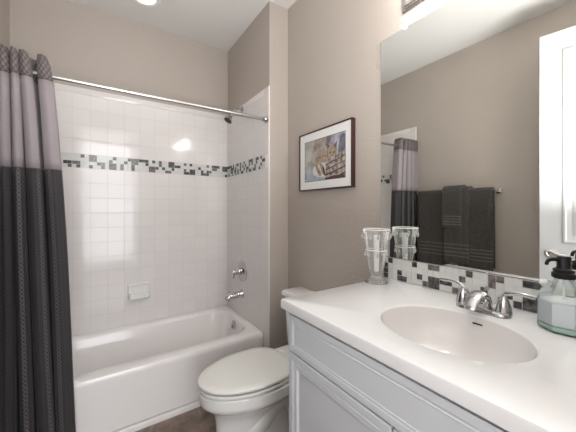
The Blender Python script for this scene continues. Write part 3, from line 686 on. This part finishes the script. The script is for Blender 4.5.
# ------------------------------------------------------------------ vanity
CX0, CY0, CY1, CZ, CT = 0.575, YB + 0.001, 0.912, 0.957, 0.039
FX = 0.600          # cabinet face
SC = (0.837, 0.4225); SA = (0.165, 0.195)
def build_vanity():
    t = thing('vanity_cabinet', 'pale grey painted vanity cabinet with moulded doors under the sink top', 'cabinet', (0.9, 0.4, 0))
    ox, oy = 0.9, 0.4
    B = lambda bm, x0, x1, y0, y1, z0, z1, bev=0: box(bm, x0 - ox, x1 - ox, y0 - oy, y1 - oy, z0, z1, bev)
    zt = CZ - CT; y0, y1 = CY0 + 0.003, 0.876
    bm = bmesh.new()
    B(bm, FX + 0.02, XM - 0.016, y1 - 0.018, y1, 0.0, zt); B(bm, FX + 0.02, XM - 0.002, y0, y0 + 0.018, 0.0, zt)
    B(bm, FX + 0.02, XM - 0.002, y0 + 0.018, y1 - 0.018, 0.10, 0.118); B(bm, XM - 0.010, XM - 0.002, y0 + 0.018, y1 - 0.018, 0.118, zt)
    link('carcass', bm, M['cab'], t, False)
    bm = bmesh.new()   # face frame
    B(bm, FX, FX + 0.02, y1 - 0.028, y1, 0.10, zt); B(bm, FX, FX + 0.02, y0, y0 + 0.028, 0.10, zt)
    B(bm, FX, FX + 0.02, y0 + 0.028, y1 - 0.028, zt - 0.018, zt); B(bm, FX, FX + 0.02, y0 + 0.028, y1 - 0.028, 0.757, 0.792); B(bm, FX, FX + 0.02, y0 + 0.028, y1 - 0.028, 0.10, 0.135)
    B(bm, FX, FX + 0.02, 0.41, 0.455, 0.135, 0.757)
    link('face_frame', bm, M['cab'], t, False)
    bm = bmesh.new(); B(bm, FX + 0.06, FX + 0.075, y0 + 0.018, y1 - 0.018, 0, 0.10); link('toe_kick', bm, M['cab'], t, False)
    prof = [(0.0, 0.0), (0.0, 0.017), (0.002, 0.019), (0.020, 0.019), (0.023, 0.0165), (0.026, 0.0165), (0.029, 0.0185), (0.032, 0.0165), (0.046, 0.0165), (0.052, 0.011), (0.058, 0.010)]
    prof_d = [(0.0, 0.0), (0.0, 0.017), (0.002, 0.019), (0.019, 0.019), (0.022, 0.0165), (0.025, 0.0165), (0.028, 0.019), (0.031, 0.0165), (0.034, 0.0165)]
    def panel(nm, ya, yb, za, zb, pr):
        bm = bmesh.new()
        frame_panel(bm, ya - oy, yb - oy, za, zb, FX - ox, pr, -1)
        return link(nm, bm, M['cab'], t, False)
    panel('drawer_front', y0 + 0.012, y1 - 0.010, 0.779, 0.911, prof_d)
    panel('door', 0.428, y1 - 0.010, 0.12, 0.773, prof); panel('door', y0 + 0.012, 0.421, 0.12, 0.773, prof)
build_vanity()

def build_counter():
    t = thing('countertop', 'glossy white vanity top with an oval moulded sink', 'countertop', (0.9, 0.4, CZ - CT))
    ox, oy, oz = 0.9, 0.4, CZ - CT
    per = []
    def seg(a, b, n):
        for k in range(n): per.append((a[0] + (b[0] - a[0]) * k / n, a[1] + (b[1] - a[1]) * k / n))
    x0, x1, y0, y1 = CX0, XM - 0.001, CY0, CY1
    c = [(x0, y0), (x1, y0), (x1, y1), (x0, y1)]
    for i in range(4): seg(c[i], c[(i + 1) % 4], 24 if i % 2 else 20)
    def inset(d):
        out = []
        for x, y in per: out.append((min(max(x, x0 + d), x1), min(max(y, y0), y1 - d)))
        return out
    def P(l, z): return [(p[0] - ox, p[1] - oy, z - oz) for p in l]
    ang = [math.atan2((y - SC[1]) / SA[1], (x - SC[0]) / SA[0]) for x, y in per]
    def ell(k, z, dk=0.0): return [(SC[0] + (SA[0] * k) * math.cos(a) - ox, SC[1] + (SA[1] * k) * math.sin(a) - oy, z - oz) for a in ang]
    bm = bmesh.new()
    loft(bm, [P(inset(0.004), CZ - CT), P(inset(0.0), CZ - CT + 0.004), P(inset(0.0), CZ - 0.008), P(inset(0.0025), CZ - 0.0025), P(inset(0.008), CZ),
              ell(1.035, CZ), ell(1.012, CZ - 0.0015), ell(1.0, CZ - 0.005)], False, False)
    link('slab', bm, M['counter'], t)
    bm = bmesh.new(); prof = [(1.0, 0.005), (0.985, 0.016), (0.96, 0.035), (0.91, 0.065), (0.82, 0.095), (0.68, 0.118), (0.48, 0.131), (0.25, 0.137), (0.10, 0.139)]
    loft(bm, [ell(k, CZ - d) for k, d in prof], False, True); link('basin', bm, M['basin'], t)
    bm = bmesh.new(); lathe(bm, [(0.022, 0.0), (0.022, 0.003), (0.016, 0.004), (0.014, 0.002), (0, 0.004)], (SC[0] - ox, SC[1] - oy, CZ - 0.1385 - oz), n=24); link('drain', bm, M['chrome'], t)
    bm = bmesh.new(); k = 0.972
    cx = SC[0] + SA[0] * k - ox
    box(bm, cx - 0.004, cx + 0.006, -0.024 + SC[1] - oy, 0.004 + SC[1] - oy, CZ - 0.026 - oz, CZ - 0.0225 - oz, 0.001); link('overflow_slot', bm, M['dark'], t)
build_counter()

BS_ROWS = ['.A....G..nn....K..rs..NN..', 'B.............o...r.......', 'C..E...H.IIJJ....q..L.OO..', 'D..FF...mII..p.......MOO..']
bs = mosaic('backsplash', None, (XM, CY1 - 0.002, CZ + 0.001), (0, -1, 0), (-1, 0, 0), CY1 - YB - 0.004, BS_ROWS, seed=3)
tag(bs, 'strip of pale and charcoal mosaic tile behind the vanity top', 'backsplash')

# ------------------------------------------------------------------ faucet
def build_faucet():
    t = thing('faucet', 'chrome two-handle sink faucet behind the oval basin', 'faucet', (1.062, 0.425, CZ))
    bm = bmesh.new()
    loft(bm, [[(p[0], p[1], z) for p in rrect(-0.027 + i, 0.027 - i, -0.080 + i, 0.080 - i, 0.026 - i)] for z, i in ((0, 0), (0.008, 0), (0.012, 0.003), (0.014, 0.008))]); link('base_plate', bm, M['chrome'], t)
    # arched spout that swells at the root and hoods the outlet
    bm = bmesh.new()
    c = [(0.006, 0.012, 0.026, 0.024), (0.006, 0.028, 0.026, 0.024), (-0.001, 0.045, 0.025, 0.020), (-0.020, 0.057, 0.024, 0.015), (-0.045, 0.056, 0.023, 0.011), (-0.068, 0.044, 0.021, 0.009), (-0.084, 0.030, 0.019, 0.008), (-0.090, 0.022, 0.017, 0.006)]
    cp = spline([(a[0], 0, a[1]) for a in c], 4); w_ = spline([(a[2], a[3], 0) for a in c], 4); rings = []
    for i, p in enumerate(cp):
        tg = (cp[min(i + 1, len(cp) - 1)] - cp[max(i - 1, 0)]).normalized(); nrm = Vector((0, 1, 0)).cross(tg)
        rings.append([tuple(p + Vector((0, 1, 0)) * w_[i].x * math.cos(2 * PI * k / 20) + nrm * w_[i].y * math.sin(2 * PI * k / 20)) for k in range(20)])
    loft(bm, rings); link('spout', bm, M['chrome'], t)
    bm = bmesh.new(); tube(bm, [(0.034, 0, 0.01), (0.034, 0, 0.065)], 0.003, 8); lathe(bm, [(0.003, 0.062), (0.007, 0.068), (0.006, 0.075), (0, 0.077)], (0.034, 0, 0), n=12); link('lift_rod', bm, M['chrome'], t)
    for s in (-1, 1):
        h = bpy.data.objects.new('handle', None)
        bm = bmesh.new(); y = s * 0.060
        lathe(bm, [(0.023, 0.010), (0.0225, 0.018), (0.0185, 0.036), (0.0135, 0.052), (0.0105, 0.060), (0.006, 0.065), (0, 0.066)], (0, y, 0), n=24)
        hub = link('handle', bm, M['chrome'], t)
        bm = bmesh.new(); pts = spline([(0.006, y - s * 0.012, 0.036), (0.004, y - s * 0.008, 0.058), (0, y + s * 0.010, 0.074), (0.0, y + s * 0.040, 0.080), (-0.002, y + s * 0.078, 0.079)], 6)
        tube(bm, pts, [0.0085, 0.0055], 12, flat=0.6); link('lever', bm, M['chrome'], hub)
build_faucet()

# ------------------------------------------------------------------ crystal candle holder
def build_vase():
    t = thing('crystal_vase', 'flared clear glass vase ringed with hanging crystal drops at the vanity corner', 'vase', (1.073, 0.868, CZ))
    bm = bmesh.new()
    lathe(bm, [(0.053, 0.0), (0.054, 0.003), (0.048, 0.008), (0.036, 0.015), (0.028, 0.025), (0.025, 0.036), (0.0, 0.036)], n=32); link('foot', bm, M['glass'], t)
    bm = bmesh.new(); n = 48; rings = []
    def rad(z, inner=0):
        T = [(0.03, 0.0245), (0.045, 0.028), (0.08, 0.036), (0.15, 0.044), (0.20, 0.051), (0.245, 0.061), (0.3, 0.07)]
        for (a, ra), (b, rb) in zip(T, T[1:]):
            if z <= b: return ra + (rb - ra) * (z - a) / (b - a) - inner
    for z in [0.044 + 0.2 * i / 14 for i in range(15)]:
        rings.append([(rad(z) * (1 + 0.035 * math.cos(12 * 2 * PI * k / n)) * math.cos(2 * PI * k / n), rad(z) * (1 + 0.035 * math.cos(12 * 2 * PI * k / n)) * math.sin(2 * PI * k / n), z) for k in range(n)])
    loft(bm, rings, True, False); link('bowl', bm, M['glass'], t)
    for z, r_ in ((0.245, 0.062), (0.150, rad(0.150) + 0.0035)):
        bm = bmesh.new(); tube(bm, [((r_) * math.cos(2 * PI * k / 48), r_ * math.sin(2 * PI * k / 48), z) for k in range(49)], 0.0024, 8); link('ring', bm, M['milky'], t)
    bm = bmesh.new(); lathe(bm, [(0.010, 0.050), (0.011, 0.055), (0.015, 0.215), (0.012, 0.218), (0, 0.218)], n=20); link('candle', bm, M['milky'], t)
    for k in range(12):
        a = 2 * PI * (k + 0.5) / 12; bm = bmesh.new(); c = (0.0615 * math.cos(a), 0.0615 * math.sin(a), 0)
        lathe(bm, [(0, 0.241), (0.0042, 0.237), (0.0, 0.2325)], c, n=6); lathe(bm, [(0, 0.233), (0.003, 0.226), (0.0068, 0.212), (0.0045, 0.204), (0, 0.199)], c, n=8)
        link('crystal_drop', bm, M['crystal'], t, False)
    for k in range(8):
        a = 2 * PI * k / 8; bm = bmesh.new(); r0 = rad(0.150) + 0.005; c = (r0 * math.cos(a), r0 * math.sin(a), 0)
        lathe(bm, [(0, 0.148), (0.003, 0.140), (0.0055, 0.128), (0.004, 0.122), (0, 0.118)], c, n=8); link('crystal_drop', bm, M['crystal'], t, False)
build_vase()

# ------------------------------------------------------------------ soap dispenser
def build_soap():
    t = thing('soap_dispenser', 'faceted clear green glass soap bottle with a black pump top', 'soap dispenser', (1.084, 0.231, CZ), R(22.5 - 12))
    def octo(r_, z, n=8): return [(r_ * math.cos(2 * PI * k / n + PI / 8), r_ * math.sin(2 * PI * k / n + PI / 8), z) for k in range(n)]
    bm = bmesh.new()
    loft(bm, [octo(0.050, 0.0), octo(0.057, 0.006), octo(0.059, 0.012), octo(0.0585, 0.092), octo(0.054, 0.106), octo(0.038, 0.126), octo(0.024, 0.138), octo(0.021, 0.150)])
    link('glass_body', bm, M['bottle'], t, False)
    bm = bmesh.new(); loft(bm, [octo(0.050, 0.0185), octo(0.0565, 0.022), octo(0.0565, 0.084)]); link('liquid', bm, M['soap'], t, False)
    bm = bmesh.new(); loft(bm, [octo(0.046, 0.002), octo(0.055, 0.007), octo(0.0565, 0.012), octo(0.0565, 0.018)]); link('glass_base', bm, M['green'], t, False)
    bm = bmesh.new(); tube(bm, [(0, 0, 0.02), (0, 0, 0.15)], 0.003, 8); link('dip_tube', bm, M['clip'], t)
    bm = bmesh.new(); lathe(bm, [(0.024, 0.146), (0.0265, 0.149), (0.0265, 0.160), (0.022, 0.163), (0.0235, 0.166), (0.0235, 0.171), (0.017, 0.174), (0.0155, 0.176), (0.0155, 0.205), (0.014, 0.208), (0, 0.2085)], n=28); pc = link('pump_collar', bm, M['black'], t)
    bm = bmesh.new(); tube(bm, spline([(0, 0.0, 0.196), (-0.008, 0.010, 0.198), (-0.018, 0.024, 0.198), (-0.024, 0.032, 0.193), (-0.026, 0.035, 0.182)], 5), [0.0065, 0.0042], 10); link('pump_nozzle', bm, M['black'], t)
build_soap()

# ------------------------------------------------------------------ towel bar and towels on the left wall (seen in the mirror)
BX, BZ = XL + 0.075, 1.452
t = thing('towel_bar', 'chrome towel bar on the wall opposite the vanity', 'towel bar', (XL, 1.36, BZ))
bm = bmesh.new(); tube(bm, [(BX - XL, -0.352, 0), (BX - XL, 0.365, 0)], 0.008, 14); link('bar', bm, M['chrome'], t)
for y in (-0.345, 0.36):
    bm = bmesh.new(); box(bm, 0.0, 0.008, y - 0.022, y + 0.022, -0.022, 0.022, 0.002); box(bm, 0.008, BX - XL + 0.012, y - 0.010, y + 0.010, -0.011, 0.011, 0.002); link('bracket', bm, M['chrome'], t)
def towel(name, label, ya, yb, zf, zb, off, th, bands, seed):
    """cloth folded over the bar; off = distance of its inner face from the bar axis"""
    rnd = random.Random(seed); yc = (ya + yb) / 2
    t = thing(name, label, 'towel', (BX, yc, zf), group='charcoal towels on the towel bar')
    def prof(o):   # front (room side, +x) bottom, up and over, down the wall side
        P = []
        N = 26
        for k in range(N + 1): P.append((o, zf + (BZ - zf) * k / N, 'f'))
        for k in range(1, 9): a = PI * k / 9; P.append((o * math.cos(a), BZ + o * math.sin(a), 't'))
        for k in range(0, N + 1): P.append((-min(o, 0.066), BZ - (BZ - zb) * k / N, 'b'))
        return P
    inn, out = prof(off), prof(off + th); ny = 16
    def shift(y, z, side, s):
        k = max(0, (BZ - z)) / 0.7
        yy = ya + (yb - ya) * s
        wv = 0.007 * math.sin(yy * 22.0 + z * 2) * k + 0.004 * math.sin(yy * 55) * k
        return (wv + 0.006 * k) * (1 if side == 'f' else 0)
    def pt(o, i, s, pr):
        x, z, side = pr[i]; wk = max(0, BZ - z) / 0.7
        y = ya + (yb - ya) * s + (0.010 * (s - 0.5)) * wk
        e = min(s, 1 - s); rnd_ = th * 0.5 * (1 - min(1, e / 0.06)) ** 2
        x2 = x + shift(y, z, side, s) * (1 if o else 1)
        if o: x2 += -rnd_ if side == 'f' else (rnd_ if side == 'b' else 0)
        else: x2 += rnd_ * 0.6 if side == 'f' else 0
        return (x2, y - yc, z - zf)
    body = bmesh.new(); band = bmesh.new()
    S = [j / ny for j in range(ny + 1)]
    rings = []
    for s in S:
        rings.append([pt(1, i, s, out) for i in range(len(out))] + [pt(0, i, s, inn) for i in reversed(range(len(inn)))])
    loft(body, rings)
    link('cloth', body, M['towel'], t)
    for z in bands:
        bm2 = bmesh.new(); rr = []
        for s in S:
            sh = shift(0, z, 'f', s); wk = max(0, BZ - z) / 0.7; y = ya + (yb - ya) * s + 0.010 * (s - 0.5) * wk - yc
            e = min(s, 1 - s); rnd_ = th * 0.5 * (1 - min(1, e / 0.06)) ** 2; x = off + th + sh - rnd_
            rr.append([(x - 0.002, y, z - zf - 0.004), (x + 0.0028, y, z - zf - 0.0035), (x + 0.0028, y, z - zf + 0.0035), (x - 0.002, y, z - zf + 0.004)])
        loft(bm2, rr); link('woven_band', bm2, M['towel_band'], t)
    return t
towel('bath_towel', 'charcoal bath towel hanging nearest the shower curtain on the towel bar', 1.385, 1.700, 0.745, 0.80, 0.010, 0.022, [0.86, 0.895, 0.93, 0.965], 1)
towel('bath_towel', 'charcoal bath towel at the door end of the towel bar', 1.030, 1.300, 0.735, 0.79, 0.010, 0.022, [0.85, 0.88, 0.91, 0.94], 2)
towel('hand_towel', 'charcoal hand towel draped over the middle of the bath towels', 1.205, 1.415, 0.80, 0.90, 0.034, 0.018, [0.865, 0.90, 0.935, 0.97], 3)
towel('washcloth', 'short charcoal washcloth on top of the hand towel', 1.262, 1.432, 1.125, 1.2, 0.054, 0.014, [1.155, 1.18, 1.205, 1.23], 4)
